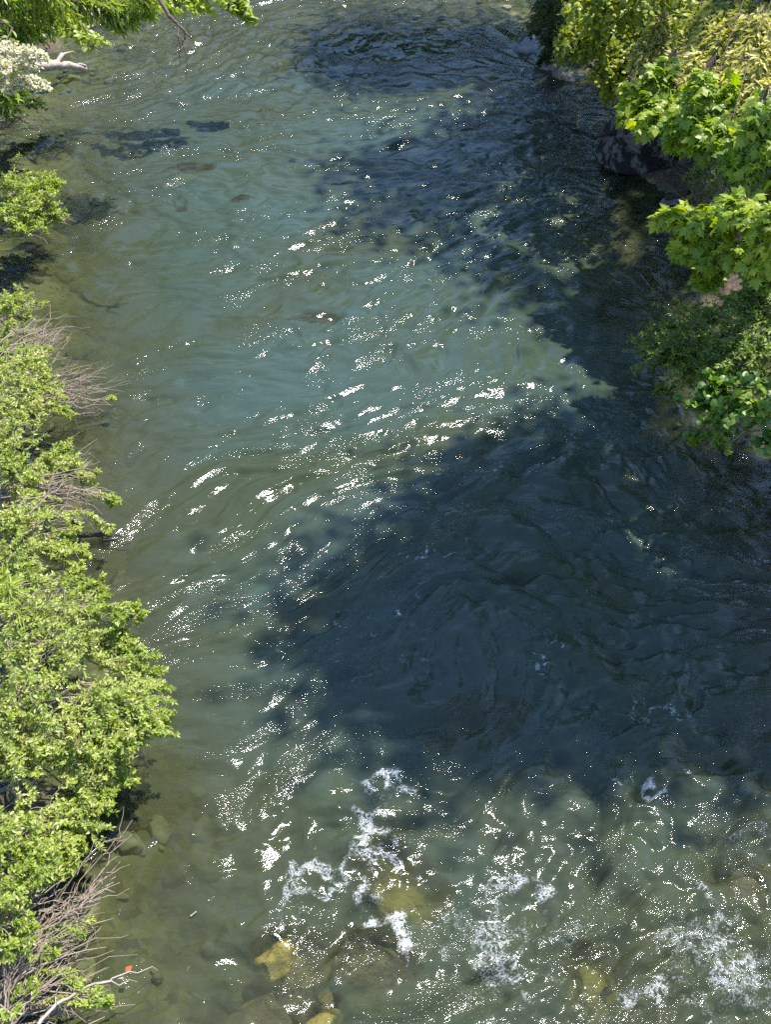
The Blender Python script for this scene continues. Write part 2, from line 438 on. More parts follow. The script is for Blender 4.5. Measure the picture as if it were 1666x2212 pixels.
def foam_glint_field(x, y):
    f = np.zeros_like(x)
    wx_ = x + .10 * samp(T_W1, 11.0, x, y) ; wy_ = y + .10 * samp(T_W1, 11.0, x + 5, y + 3)
    for cx, cy, l, w, t, s in FO:
        dx, dy = wx_ - cx, wy_ - cy
        u = dx * math.cos(t) + dy * math.sin(t); v = -dx * math.sin(t) + dy * math.cos(t)
        f = np.maximum(f, s * np.exp(-(u / l) ** 2 - (v / (w * 1.4)) ** 2))
    return f

def wave_amp(x, y):
    dl, dr = bank_d(x, y)
    calm = smooth(.0, 3.0, dl) * .75 + .25
    calm = calm * (.4 + .6 * smooth(-.1, 1.2, dr))
    rapids = smooth(6.4, 3.4, y) * smooth(-2.4, 0.0, x)
    return calm * (1 + .8 * rapids) * (1 + .75 * smooth(11.5, 8.5, y) * (1 - rapids) * (.3 + .7 * smooth(-.5, 1.4, x))) * (1 + .12 * smooth(11.5, 16, y))

def water_z(x, y):
    u, v = flow(x, y)
    a = wave_amp(x, y)
    b = samp(T_BOIL, 17.0, u / 1.35, v)
    boil = np.sqrt(b * b + .004) - .8
    h1 = samp(T_W1, 14.0, u / 1.7, v + .03 * b)
    h1 = h1 - .15 * h1 * h1
    h2 = samp(T_W2, 9.0, u / 1.6 + .04 * h1, v + .03 * h1 + .03 * b)
    patch = .3 + 1.0 * smooth(-.8, 1.4, samp(T_BIG, 21.0, x + 4, y * 1.3))
    z = a * ((.0125 + .010 * smooth(12, 8, y)) * boil + .0118 * h1 + (.0033 + .0012 * smooth(6.5, 3.5, y)) * h2 * patch)
    fo = foam_glint_field(x, y)
    z = z + np.minimum(fo, 1) * .018 * (1 + .6 * samp(T_W2, 7.0, x, y))
    return z

def water_depth(x, y):
    d = -ground_z(x, y)
    for bvh, lo, hi in ROCKS:
        m = (x > lo[0]) & (x < hi[0]) & (y > lo[1]) & (y < hi[1])
        for k in np.argwhere(m):
            k = tuple(k)
            h = bvh.ray_cast(Vector((x[k], y[k], 5)), Vector((0, 0, -1)))[0]
            if h is not None: d[k] = min(d[k], -h.z)
    return np.maximum(d, 0.0)

def water_attrs(x, y):
    u, v = flow(x, y)
    dl, dr = bank_d(x, y)
    amp = wave_amp(x, y); rapids = smooth(6.4, 3.4, y) * smooth(-2.4, 0.0, x)
    glint = smooth(.15, 1.5, samp(T_W1, 14.0, u * .30 + 3, v * .62 + 5) + .45 * samp(T_BIG, 19.0, x, y))
    return {'flow': np.stack([u, v, 0 * u], -1).reshape(-1, 3), 'depth': water_depth(x, y).ravel(),
            'foam': foam_glint_field(x, y).ravel(), 'chop': (amp * (.30 + 1.0 * glint)).ravel()}

def water_material():
    m, nt, out, N, L = mat('river_water')
    fl = N('Attribute', attribute_name='flow'); dp = N('Attribute', attribute_name='depth')
    fm = N('Attribute', attribute_name='foam'); ch = N('Attribute', attribute_name='chop')
    geo = N('NewGeometry')
    def mp(sx, sy):
        n = N('VectorMath', operation='MULTIPLY'); n.inputs[1].default_value = (sx, sy, 1); L(fl.outputs['Vector'], n.inputs[0]); return n.outputs[0]
    # ripples on the surface
    nA = N('TexNoise', i_Scale=9.0, i_Detail=3.0, i_Roughness=.6, i_Distortion=.5); L(mp(.65, 1.3), nA.inputs['Vector'])
    nB = N('TexNoise', i_Scale=26.0, i_Detail=4.0, i_Roughness=.62, i_Distortion=.8); L(mp(.34, 1.5), nB.inputs['Vector'])
    nC = N('TexNoise', i_Scale=70.0, i_Detail=2.0, i_Roughness=.6); L(mp(.8, 1.2), nC.inputs['Vector'])
    bA = N('Bump', i_Strength=1.0, i_Distance=.008); L(nA.outputs[0], bA.inputs['Height'])
    bB = N('Bump', i_Distance=.0085); L(nB.outputs[0], bB.inputs['Height']); L(bA.outputs[0], bB.inputs['Normal']); L(ch.outputs['Fac'], bB.inputs['Strength'])
    bC = N('Bump', i_Distance=.0014); L(nC.outputs[0], bC.inputs['Height']); L(bB.outputs[0], bC.inputs['Normal']); L(ch.outputs['Fac'], bC.inputs['Strength'])
    # turbid body of the water: more of it where the water is deep
    nK = N('TexNoise', i_Scale=.55, i_Detail=3.0); L(mp(.6, 1.0), nK.inputs['Vector'])
    rc = ramp(N, [(.36, (.027, .035, .016)), (.5, (.028, .042, .028)), (.66, (.027, .044, .034))]); L(nK.outputs[0], rc.inputs[0])
    md = N('MapRange'); md.inputs[1].default_value = .25; md.inputs[2].default_value = 1.15; L(dp.outputs['Fac'], md.inputs[0])
    mo = N('Mix', data_type='RGBA'); L(md.outputs[0], mo.inputs[0]); mo.inputs[6].default_value = (.040, .043, .020, 1); L(rc.outputs[0], mo.inputs[7])
    body = N('BsdfDiffuse'); L(mo.outputs[2], body.inputs['Color'])
    bD = N('Bump', i_Strength=.8, i_Distance=.020); L(nA.outputs[0], bD.inputs['Height']); L(bD.outputs[0], body.inputs['Normal'])
    clear = N('BsdfTransparent'); clear.inputs[0].default_value = (.80, .88, .78, 1)
    ex = N('Math', operation='MULTIPLY'); ex.inputs[1].default_value = -2.0; L(dp.outputs['Fac'], ex.inputs[0])
    ee = N('Math', operation='EXPONENT'); L(ex.outputs[0], ee.inputs[0])
    mx = N('MixShader'); L(ee.outputs[0], mx.inputs[0]); L(body.outputs[0], mx.inputs[1]); L(clear.outputs[0], mx.inputs[2])
    gl = N('BsdfGlossy', i_Roughness=.078); L(bC.outputs[0], gl.inputs['Normal'])
    fr = N('Fresnel', i_IOR=1.34); L(bC.outputs[0], fr.inputs['Normal'])
    m2 = N('MixShader'); L(fr.outputs[0], m2.inputs[0]); L(mx.outputs[0], m2.inputs[1]); L(gl.outputs[0], m2.inputs[2])
    # white water and the glints painted with it: lacy threshold of noise inside the foam patches
    nF = N('TexNoise', i_Scale=15.0, i_Detail=5.0, i_Roughness=.68, i_Distortion=.5); L(geo.outputs['Position'], nF.inputs['Vector'])
    nG = N('TexNoise', i_Scale=85.0, i_Detail=6.0, i_Roughness=.75); L(geo.outputs['Position'], nG.inputs['Vector'])
    def M(op, a, b):
        n = N('Math', operation=op)
        for k, q in enumerate((a, b)):
            if isinstance(q, (int, float)): n.inputs[k].default_value = q
            elif q is not None: L(q, n.inputs[k])
        return n.outputs[0]
    ridge = M('SUBTRACT', 1.0, M('MULTIPLY', M('ABSOLUTE', M('SUBTRACT', nF.outputs[0], .5), None), 7.0))
    val = M('MULTIPLY', fm.outputs['Fac'], M('ADD', M('MULTIPLY', ridge, .5), M('MULTIPLY', nG.outputs[0], 1.5)))
    fr_ = N('MapRange'); fr_.inputs[1].default_value = .76; fr_.inputs[2].default_value = 1.18; fr_.inputs[4].default_value = .88; L(val, fr_.inputs[0])
    foam = N('BsdfDiffuse'); foam.inputs[0].default_value = (.52, .54, .55, 1)
    m3 = N('MixShader'); L(fr_.outputs[0], m3.inputs[0]); L(m2.outputs[0], m3.inputs[1]); L(foam.outputs[0], m3.inputs[2])
    L(m3.outputs[0], out.inputs[0])
    return m

wx = nonuni([(-14, -9.2, .3), (-9.2, 5.6, .03), (5.6, 8.3, .3)])
wy = nonuni([(-6, 2.6, .2), (2.6, 8, .022), (8, 16, .032), (16, 28, .045), (28, 60.3, .3)])
def wet(X, Y):
    dl, dr = bank_d(X, Y)
    return (dl > -.9) & (dr > -.9)
tag(link_mesh('water', grid_mesh('water', wx, wy, water_z, water_attrs, wet), water_material()), kind='structure')

# ---------------------------------------------------------------- plants
def tmpl_blade(w, fold=.12, droop=.1):
    V = np.array([[0, 0, 0], [-w, .3, fold * w * 2], [-w * .85, .62, fold * w * 2 - droop * .4], [0, 1, -droop], [w * .85, .62, fold * w * 2 - droop * .4], [w, .3, fold * w * 2]])
    return V, np.array([[0, 3, 2, 1], [0, 5, 4, 3]])
def tmpl_fan(pts, c, drx=.25, dry=.18):
    V = np.array([[c[0], c[1], 0]] + [[x, y, 0] for x, y in pts], float)
    V[:, 2] = -drx * V[:, 0] ** 2 * 1.6 - dry * V[:, 1] ** 2 + .05
    n = len(pts)
    return V, np.array([[0, i + 1, (i + 1) % n + 1] for i in range(n)])
half = [(.10, .0), (.34, -.10), (.30, .08), (.62, .22), (.42, .34), (.58, .62), (.26, .55), (.20, .72)]
T_MAPLE = tmpl_fan([(0, .04)] + half + [(0, 1.0)] + [(-x, y) for x, y in half[::-1]], (0, .3), .42, .26)
T_ROUND = tmpl_fan([(0, .06), (.28, -.05), (.5, .2), (.46, .55), (.22, .85), (0, 1), (-.22, .85), (-.46, .55), (-.5, .2), (-.28, -.05)], (0, .4))
T_PRIVET = tmpl_blade(.23)
T_LONG = tmpl_blade(.11, .1, .25)
T_LEAFLET = tmpl_blade(.2, .1, .2)
T_CROWN = (np.array([[0, 0, 0], [-.42, .35, .08], [-.2, .8, 0], [0, 1, -.1], [.2, .8, 0], [.42, .35, .08]]), np.array([[0, 3, 2, 1], [0, 5, 4, 3]]))


class Plant:
    def __init__(self, seed):
        self.r = np.random.default_rng(seed)
        self.tv, self.tf, self.n = {}, {}, {}
        self.leaf = {}
    def tube(self, part, pts, r0, r1, k=4):
        pts = np.asarray(pts, float); n = len(pts)
        d = norm(np.gradient(pts, axis=0))
        a = np.cross(d, [0.31, .2, .93]); a = norm(a); b = np.cross(d, a)
        rr = np.linspace(r0, r1, n)[:, None, None]
        ang = np.arange(k) / k * 2 * np.pi
        ring = pts[:, None] + rr * (np.cos(ang)[None, :, None] * a[:, None] + np.sin(ang)[None, :, None] * b[:, None])
        V = ring.reshape(-1, 3); base = self.n.get(part, 0)
        i = np.arange(n - 1)[:, None] * k; j = np.arange(k)[None]
        F = np.stack([i + j, i + (j + 1) % k, i + k + (j + 1) % k, i + k + j], -1).reshape(-1, 4) + base
        self.tv.setdefault(part, []).append(V); self.tf.setdefault(part, []).append(F)
        self.n[part] = base + len(V)
    def leaves(self, part, pos, d, nrm, size, tint):
        self.leaf.setdefault(part, []).append((np.asarray(pos), np.asarray(d), np.asarray(nrm), np.asarray(size), np.asarray(tint)))
    def curve(self, a, b, bow=(0, 0, .15), n=7, wob=.03):
        a = np.asarray(a, float); b = np.asarray(b, float); L = np.linalg.norm(b - a)
        t = np.linspace(0, 1, n)[:, None]
        w = self.r.normal(size=(n, 3)) * wob * L; w[0] = w[-1] = 0
        return a + (b - a) * t + np.asarray(bow) * L * (4 * t * (1 - t)) + w
    def leafy(self, part, path, n, size, spread=.9, up=.9, jit=.5, off=.0, tint=None, from_t=.3, flat=0.0):
        """n leaves along path"""
        path = np.asarray(path); m = len(path) - 1
        t = from_t + (1 - from_t) * (np.arange(n) + self.r.random(n) * .8) / n
        t = np.clip(t, 0, .999) * m
        i = t.astype(int); f = (t - i)[:, None]
        p = path[i] * (1 - f) + path[i + 1] * f
        d = norm(path[i + 1] - path[i])
        side = norm(np.cross(d, [0, 0, 1]) + self.r.normal(size=(n, 3)) * .45) * np.where(np.arange(n) % 2, 1, -1)[:, None]
        ld = norm(d * (1 - spread * .5) + side * spread + self.r.normal(size=(n, 3)) * .25 + np.array([0, 0, -.25]) * flat)
        nn = np.array([0, 0, up]) + self.r.normal(size=(n, 3)) * jit
        if off: p = p + ld * off
        tv = self.r.normal(.5, .2, n) if tint is None else self.r.normal(tint, .17, n)
        self.leaves(part, p, ld, nn, size * self.r.uniform(.65, 1.15, n), np.clip(tv, 0, 1))
    def build(self, root, origin, tubes, leafs):
        o = np.asarray(origin)
        for part, m in tubes.items():
            if part in self.tv:
                me = np_mesh(part, np.concatenate(self.tv[part]) - o, [np.concatenate(self.tf[part])], True)
                link_mesh(part, me, m, root)
        for part, (tm, m) in leafs.items():
            if part not in self.leaf: continue
            pos, d, n, s, ti = [np.concatenate(c) for c in zip(*self.leaf[part])]
            V0, F0 = tm
            d = norm(d); x = norm(np.cross(d, n)); z = np.cross(x, d)
            V = pos[:, None] - o + s[:, None, None] * (V0[None, :, 0, None] * x[:, None] + V0[None, :, 1, None] * d[:, None] + V0[None, :, 2, None] * z[:, None])
            k = len(V0)
            F = (F0[None] + (np.arange(len(pos)) * k)[:, None, None]).reshape(-1, F0.shape[1])
            me = np_mesh(part, V.reshape(-1, 3), [F], False, {'tint': np.repeat(ti, k)})
            link_mesh(part, me, m, root)

def shrub(name, label, cat, group, root, clumps, seed, leaf=(T_PRIVET, M_PRIVET, .041), twigs=29, per=20, bare=(), tint=.5, twig_m=None,
          stem_r=.014, twig_r=.0028, bowz=.14, stray=.33):
    """clumps: (px, py, z, radius[, density[, tint]]) ; bare: (px,py,z,px2,py2,z2,n)"""
    pl = Plant(seed); r = pl.r
    root = np.array(root, float)
    for c in clumps:
        px, py, z, R = c[:4]; den = c[4] if len(c) > 4 else 1; tn = c[5] if len(c) > 5 else tint
        C = P(px, py, z)
        rt = root + np.append(r.normal(size=2) * .12, 0)
        limb = pl.curve(rt, C, (0, 0, bowz), 8, .03)
        pl.tube('branch', limb, stem_r, stem_r * .35, 5)
        n = int(twigs * den * r.choice([.45, .8, 1.0, 1.25]))
        R *= .86
        dirs = norm(r.normal(size=(n, 3)) + np.array([.12, 0, .30])); rr = R * r.random(n) ** .5
        ends = C + dirs * rr[:, None] * [1, 1, .62]
        ends[:, 2] = np.maximum(ends[:, 2], .06)
        for e, dd in zip(ends, dirs):
            s = limb[-1 - int(r.random() ** 1.6 * 4)] + r.normal(size=3) * .02
            path = pl.curve(s, e, (0, 0, r.uniform(-.02, .16)), 6, .035)
            if r.random() < stray:        # a leading shoot that runs on past the mass
                g = norm(norm(path[-1] - path[-3]) + dd * .5 + r.normal(size=3) * .25); ln = R * r.uniform(.35, .85)
                ext = path[-1] + g * np.linspace(.33, 1, 3)[:, None] * ln; ext[:, 2] = np.maximum(ext[:, 2], .05)
                path = np.concatenate([path, ext])
            pl.tube('branch', path, twig_r * 1.5, twig_r * .6, 3)
            ln = np.linalg.norm(path[-1] - s)
            k = max(5, int(per * (.5 + ln / max(R, .1) * .5)))
            tt = np.clip(tn + r.normal() * .16, .05, .95)
            pl.leafy('foliage', path, k, leaf[2], tint=tt, from_t=.4)
            for _ in range(2):             # side sprigs
                i0 = int(r.integers(2, len(path) - 1))
                q = path[i0] + (norm(path[-1] - path[i0]) * .7 + r.normal(size=3) * .7) * R * .33
                sp = pl.curve(path[i0], q, (0, 0, .1), 4, .04)
                pl.tube('branch', sp, twig_r, twig_r * .5, 3)
                pl.leafy('foliage', sp, max(4, k // 3), leaf[2], tint=tt, from_t=.25)
    for b in bare:
        A = P(*b[:3]); B = P(*b[3:6]); n = b[6]; sp = np.linalg.norm(B - A)
        for i in range(n):
            e = B + r.normal(size=3) * sp * .2 * [1, 1, .55]; e[2] = max(e[2], .04)
            s = A + r.normal(size=3) * sp * .1
            path = pl.curve(s, e, (0, 0, r.uniform(0, .14)), 7, .03)
            rr = r.uniform(.004, .010)
            pl.tube('bare_twig', path, rr, rr * .35, 4)
            for _ in range(3):
                k = r.integers(2, 6); d = norm(path[k] - path[k - 1])
                q = path[k] + (d + r.normal(size=3) * .6) * sp * r.uniform(.12, .3)
                q[2] = max(q[2], .03)
                sub = pl.curve(path[k], q, (0, 0, .05), 5, .05)
                pl.tube('bare_twig', sub, rr * .55, rr * .22, 3)
    o = empty(name, root, label, cat, group)
    pl.build(o, root, {'branch': twig_m or M_TWIG, 'bare_twig': M_TWIG}, {'foliage': leaf[:2]})
    return o

GL = 'privet shrubs leaning over the left edge of the water'
def gz(x, y): return float(ground_z(np.array([x]), np.array([y]))[0])
def root_at(px, py):
    p = P(px, py, .3); return (p[0], p[1], max(gz(p[0], p[1]), .05) - .05)

shrub('privet_shrub', 'sparse sunlit shrub with many bare pale twigs in the bottom left corner', 'shrub', GL, root_at(-130, 2120),
      [(20, 1930, .9, .28), (70, 1885, .85, .26), (130, 1875, .6, .16, .6), (40, 2010, .8, .2, .5), (110, 2060, .55, .10, .2), (60, 2130, .6, .10, .2), (155, 2110, .4, .08, .25), (30, 2195, .7, .09, .25), (195, 2150, .35, .08, .25), (175, 2010, .4, .07, .25), (-30, 1960, 1., .28), (10, 2080, .8, .12, .3), (235, 2165, .3, .05, .15)], 101, tint=0.50,
      bare=[(40, 2060, .4, 200, 1950, .45, 16), (0, 2180, .35, 190, 2060, .35, 20), (20, 2212, .3, 210, 2150, .25, 16), (120, 2020, .4, 265, 1840, .7, 4), (-20, 2100, .5, 150, 1990, .5, 16), (-10, 2180, .6, 60, 2030, .7, 16), (0, 2230, .5, 120, 2100, .5, 16), (150, 2000, .4, 245, 1905, .4, 4), (-10, 1990, .7, 120, 1940, .6, 8)])
shrub('privet_shrub', 'leafy shrub below the widest bush reaching toward the water with pointed sprays', 'shrub', GL, root_at(-90, 1800),
      [(30, 1790, .95, .3), (110, 1790, .8, .28), (180, 1760, .65, .2), (215, 1735, .6, .13, .7), (60, 1850, .85, .25), (-30, 1830, 1.1, .3), (150, 1820, .6, .16, .7)], 102, tint=0.62,
      bare=[(-10, 1720, .5, 90, 1690, .5, 6)])
shrub('privet_shrub', 'widest and densest sunlit shrub bulging far over the water', 'shrub', GL, root_at(-110, 1600),
      [(40, 1500, 1.25, .38), (130, 1510, 1.15, .36), (220, 1530, 1.0, .32), (290, 1520, .85, .28), (340, 1500, .75, .22), (355, 1560, .65, .18), (60, 1590, 1.1, .36), (160, 1600, .95, .34), (250, 1600, .8, .28), (310, 1580, .7, .2), (80, 1660, .9, .3), (180, 1665, .7, .26), (260, 1670, .55, .16, .8), (-20, 1560, 1.3, .36), (10, 1640, 1.05, .3)], 103, tint=0.58,
      bare=[(180, 1640, .5, 310, 1600, .4, 7), (250, 1600, .5, 345, 1645, .3, 3)])
shrub('privet_shrub', 'tall shrub with upright leafy spires right above the widest bush', 'shrub', GL, root_at(-60, 1430),
      [(60, 1330, 1.2, .34), (140, 1310, 1.05, .30), (215, 1320, .9, .2, .7), (275, 1330, 1.0, .12, .55), (268, 1390, .8, .16, .7), (290, 1430, .75, .18, .8), (200, 1400, .9, .28), (100, 1410, 1.1, .34), (20, 1400, 1.3, .36), (345, 1460, .65, .13, .6), (225, 1270, .8, .14, .6), (165, 1240, .8, .14, .6)], 104, tint=0.50,
      bare=[(-10, 1340, 1.3, 110, 1270, 1.1, 9), (60, 1440, 1.1, 110, 1380, 1.2, 6)])
shrub('privet_shrub', 'bright yellow green shrub in the middle of the left bank', 'shrub', GL, root_at(-70, 1250),
      [(40, 1130, 1.15, .32), (100, 1120, 1.0, .26), (60, 1190, 1.1, .3), (120, 1190, .85, .2, .8), (0, 1220, 1.2, .34), (60, 1260, 1.1, .3), (150, 1150, .7, .12, .5), (180, 1190, .6, .1, .35)], 105, tint=.62,
      bare=[(20, 1150, 1.1, 150, 1105, .7, 12)])
shrub('privet_shrub', 'shrub with tangled bare twigs above a dark floating branch', 'shrub', GL, root_at(-70, 1080),
      [(30, 1010, 1.0, .32), (100, 1000, .8, .26), (150, 1010, .65, .2, .7), (60, 1060, .9, .28), (190, 1030, .5, .12, .4), (240, 1080, .45, .09, .4), (235, 1140, .35, .09, .4), (0, 960, 1.1, .3), (140, 970, .6, .12, .5)], 106, tint=0.60,
      bare=[(60, 1070, .5, 190, 1085, .4, 20), (120, 1050, .5, 210, 985, .6, 5), (30, 1060, .9, 160, 1040, .7, 14)])
shrub('privet_shrub', 'shrub with the largest spray of bare pinkish branches fanning over the water', 'shrub', GL, root_at(-80, 880),
      [(10, 790, 1.0, .36), (60, 780, .9, .3), (40, 840, .95, .34), (100, 830, .7, .24, .8), (20, 900, .9, .3), (80, 890, .65, .22, .7), (120, 870, .5, .16, .5), (95, 760, .7, .16, .5), (150, 890, .4, .1, .3), (240, 862, .3, .06, .2)], 107, tint=0.64,
      bare=[(60, 865, .4, 195, 825, .35, 26), (80, 880, .35, 215, 862, .2, 14), (60, 820, .5, 105, 725, .6, 22), (-10, 760, .9, 110, 720, .6, 10)])
shrub('privet_shrub', 'small pale shrub with arching twigs above the largest bare branch spray', 'shrub', GL, root_at(-70, 720),
      [(15, 660, .9, .24, .7), (40, 650, .7, .2, .5), (15, 710, .8, .26, .7), (50, 690, .5, .14, .4), (85, 655, .4, .09, .3)], 108, tint=0.50,
      bare=[(-10, 690, .6, 60, 660, .6, 10), (20, 720, .5, 100, 725, .5, 12)])
shrub('privet_shrub', 'lone rounded green shrub in the upper left standing apart with brown twigs beneath', 'shrub', GL, root_at(-60, 500),
      [(20, 400, 1.1, .36), (70, 410, .9, .32), (110, 400, .75, .2, .8), (40, 450, .9, .36), (95, 450, .7, .28), (120, 470, .55, .2, .7), (60, 490, .6, .28, .7), (10, 470, .9, .3)], 109,
      bare=[(10, 500, .4, 80, 510, .3, 14), (60, 480, .4, 140, 470, .4, 5)], leaf=(T_PRIVET, M_PRIVET, .055))
shrub('dry_shrub', 'leafless grey twiggy bush under the cream blossoms', 'shrub', None, root_at(-50, 280),
      [(40, 215, .9, .3, 1, .1), (75, 225, .6, .2, .9, .1), (10, 235, .9, .3, 1, .1)], 110, leaf=(T_PRIVET, M_PRIVET_SHADE, .05),
      bare=[(-30, 290, .4, 50, 260, .5, 26), (-30, 330, .3, 25, 310, .3, 12)])

shrub('willow_sapling', 'sapling tip with long bright narrow leaves poking in at the left edge', 'sapling', None, root_at(-160, 1330),
      [(8, 1285, 2.0, .13, .35, .7), (-8, 1315, 2.1, .18, .5, .7), (22, 1262, 1.95, .08, .25, .8)], 111, leaf=(T_LONG, M_WILLOW, .11), twigs=20, per=8, stray=.1)

# blossom bush: flat heads of tiny cream flowers
def blossom_bush():
    root = np.array(root_at(-70, 190)); pl = Plant(120); r = pl.r
    heads = [(15, 112, 3.60), (45, 118, 3.50), (70, 122, 3.40), (85, 130, 3.35), (30, 140, 3.30), (5, 150, 3.30), (60, 148, 3.20), (15, 172, 3.10), (45, 178, 3.00), (70, 182, 2.90), (25, 192, 2.90), (88, 190, 2.80), (-20, 130, 3.60), (-20, 180, 3.10)]
    for px, py, z in heads:
        C = P(px, py, z)
        limb = pl.curve(root, C - [0, 0, .08], (0, 0, .1), 8, .03); pl.tube('stem', limb, .02, .005, 5)
        pl.leafy('foliage', limb, 14, .13, from_t=.6)
        n = 240
        ang = r.random(n) * 6.283; q = np.sqrt(r.random(n)) * .115
        pos = C + np.stack([np.cos(ang) * q, np.sin(ang) * q, .07 * (1 - (q / .115) ** 2) + r.normal(size=n) * .02], -1)
        pl.leaves('blossom', pos, r.normal(size=(n, 3)) + [0, 0, .2], r.normal(size=(n, 3)) * .5 + [0, 0, 1], r.uniform(.025, .045, n), r.random(n))
    o = empty('blossom_bush', root, 'bush with cream white flower heads at the far left edge', 'bush')
    pl.build(o, root, {'stem': M_STEM}, {'foliage': (T_PRIVET, M_WILLOW), 'blossom': (T_ROUND, M_BLOSSOM)})
blossom_bush()

# ---------------------------------------------------------------- trees with limbs, low leafy branches and a high crown
CROWN_M = leaf_mat('crown_leaf', [(0, (.05, .10, .015)), (1, (.14, .22, .03))])
def poly_points(poly, n, r):
    """random river points inside a pixel polygon"""
    W = np.array([XY(a, b) for a, b in poly]); lo, hi = W.min(0), W.max(0); out = []
    while len(out) < n:
        p = lo + (hi - lo) * r.random(2); c = False; j = len(W) - 1
        for i in range(len(W)):
            if (W[i, 1] > p[1]) != (W[j, 1] > p[1]) and p[0] < (W[j, 0] - W[i, 0]) * (p[1] - W[i, 1]) / (W[j, 1] - W[i, 1]) + W[i, 0]: c = not c
            j = i
        if c: out.append(p)
    return np.array(out)

def to_water(p): return (p - S * (p[..., 2:3] / S[2]))[..., :2]

LIT = []      # (x, y, radius): sun must pass to these low branches
def lit(px, py, z, R):
    q = to_water(P(px, py, z)[None])[0]; LIT.append((q[0], q[1], R))

def tree(name, label, cat, root, low, shade, seed, leaf, top=11.0, hang=.0, group=None, trunk_r=.22, lean=(0, 0), low_kw=None, crown_n=0):
    """low: clumps of the low branches (px,py,z,R,density,tint); shade: list of (polygon, leaves) the crown shades on the river"""
    kw = dict(twigs=26, per=9, off=.05, spread=.9, size=leaf[2]); kw.update(low_kw or {})
    pl = Plant(seed); r = pl.r
    root = np.array(root, float)
    topp = root + np.array([lean[0], lean[1], top])
    trunk = pl.curve(root, topp, (.02, 0, 0), 14, .012)
    pl.tube('trunk', trunk, trunk_r, trunk_r * .3, 10)
    def trunk_at(z):
        i = np.argmin(abs(trunk[:, 2] - z)); return trunk[i]
    for c in low:
        px, py, z, R = c[:4]; den = c[4] if len(c) > 4 else 1; tn = c[5] if len(c) > 5 else .5
        C = P(px, py, z)
        s = trunk_at(z + .6 + .25 * np.linalg.norm(C[:2] - root[:2]) * .3)
        limb = pl.curve(s, C, (0, 0, .06), 10, .025); Lm = np.linalg.norm(C - s)
        limb = limb[np.minimum((np.arange(28) / 3).astype(int), 8)] * (1 - (np.arange(28) % 3 / 3.0))[:, None] + limb[np.minimum((np.arange(28) / 3).astype(int) + 1, 9)] * (np.arange(28) % 3 / 3.0)[:, None]
        back = max(1.2, R * .75 / Lm * 27)
        pl.tube('branch', limb, .018, .005, 5)
        n = int(kw['twigs'] * den)
        dirs = norm(r.normal(size=(n, 3))); rr = R * r.random(n) ** .45
        ends = C + dirs * rr[:, None] * [1, 1, .6]
        for e in ends:
            st = limb[-1 - int(min(20, r.random() ** 1.5 * back))]
            path = pl.curve(st, e + [0, 0, -hang * R], (0, 0, .1), 6, .035)
            pl.tube('branch', path, .0055, .002, 3)
            k = max(4, int(kw['per'] * (.5 + .5 * np.linalg.norm(e - st) / R)))
            pl.leafy('foliage', path, k, kw['size'], spread=kw['spread'], tint=np.clip(tn + r.normal() * .12, .05, .95), from_t=.3, off=kw['off'], flat=1.0, jit=.42)
    tot = 0
    for poly, n in shade:
        nb = max(8, n // 50)
        base = poly_points(poly, nb, r)
        for qi, q in enumerate(base + r.normal(size=base.shape) * .2):
            h = r.uniform(8.6, top + .2)
            C = np.array([q[0], q[1], 0]) + S * (h / S[2])
            limb = pl.curve(trunk_at(h - 2.2), C, (0, 0, .06), 8, .03)
            lw = to_water(limb)
            if qi % 6 == 0 and not any((np.hypot(lw[:, 0] - lx, lw[:, 1] - ly) < lr).any() for lx, ly, lr in LIT): pl.tube('limb', limb, .035, .008, 5)
            m = 50
            pos = C + r.normal(size=(m, 3)) * [.45, .45, .4]
            w = to_water(pos); keep = np.ones(m, bool)
            for lx, ly, lr in LIT: keep &= np.hypot(w[:, 0] - lx, w[:, 1] - ly) > lr
            pos = pos[keep & (pos[:, 2] > 7.4)]; m = len(pos)
            if m: pl.leaves('crown', pos, r.normal(size=(m, 3)) * [1, 1, .4], r.normal(size=(m, 3)) * .45 + [0, 0, 1], r.uniform(.12, .22, m), r.random(m))
    if crown_n:
        m = crown_n; nb = 90
        cs = root + [0, 0, top * .52] + norm(r.normal(size=(nb, 3))) * (r.random(nb) ** .35)[:, None] * [3.7, 3.7, top * .5]
        for c in cs: pl.tube('limb', pl.curve(trunk_at(max(c[2] - 2, 1.)), c, (0, 0, .06), 6, .03), .045, .01, 5)
        pos = cs[r.integers(0, nb, m)] + r.normal(size=(m, 3)) * .45
        pl.leaves('crown', pos, r.normal(size=(m, 3)) * [1, 1, .4], r.normal(size=(m, 3)) * .5 + [0, 0, 1], r.uniform(.2, .34, m), r.random(m))
    o = empty(name, root, label, cat, group)
    pl.build(o, root, {'trunk': M_TRUNK, 'limb': M_TRUNK, 'branch': M_STEM}, {'foliage': leaf[:2], 'crown': (T_CROWN, CROWN_M)})
    return o

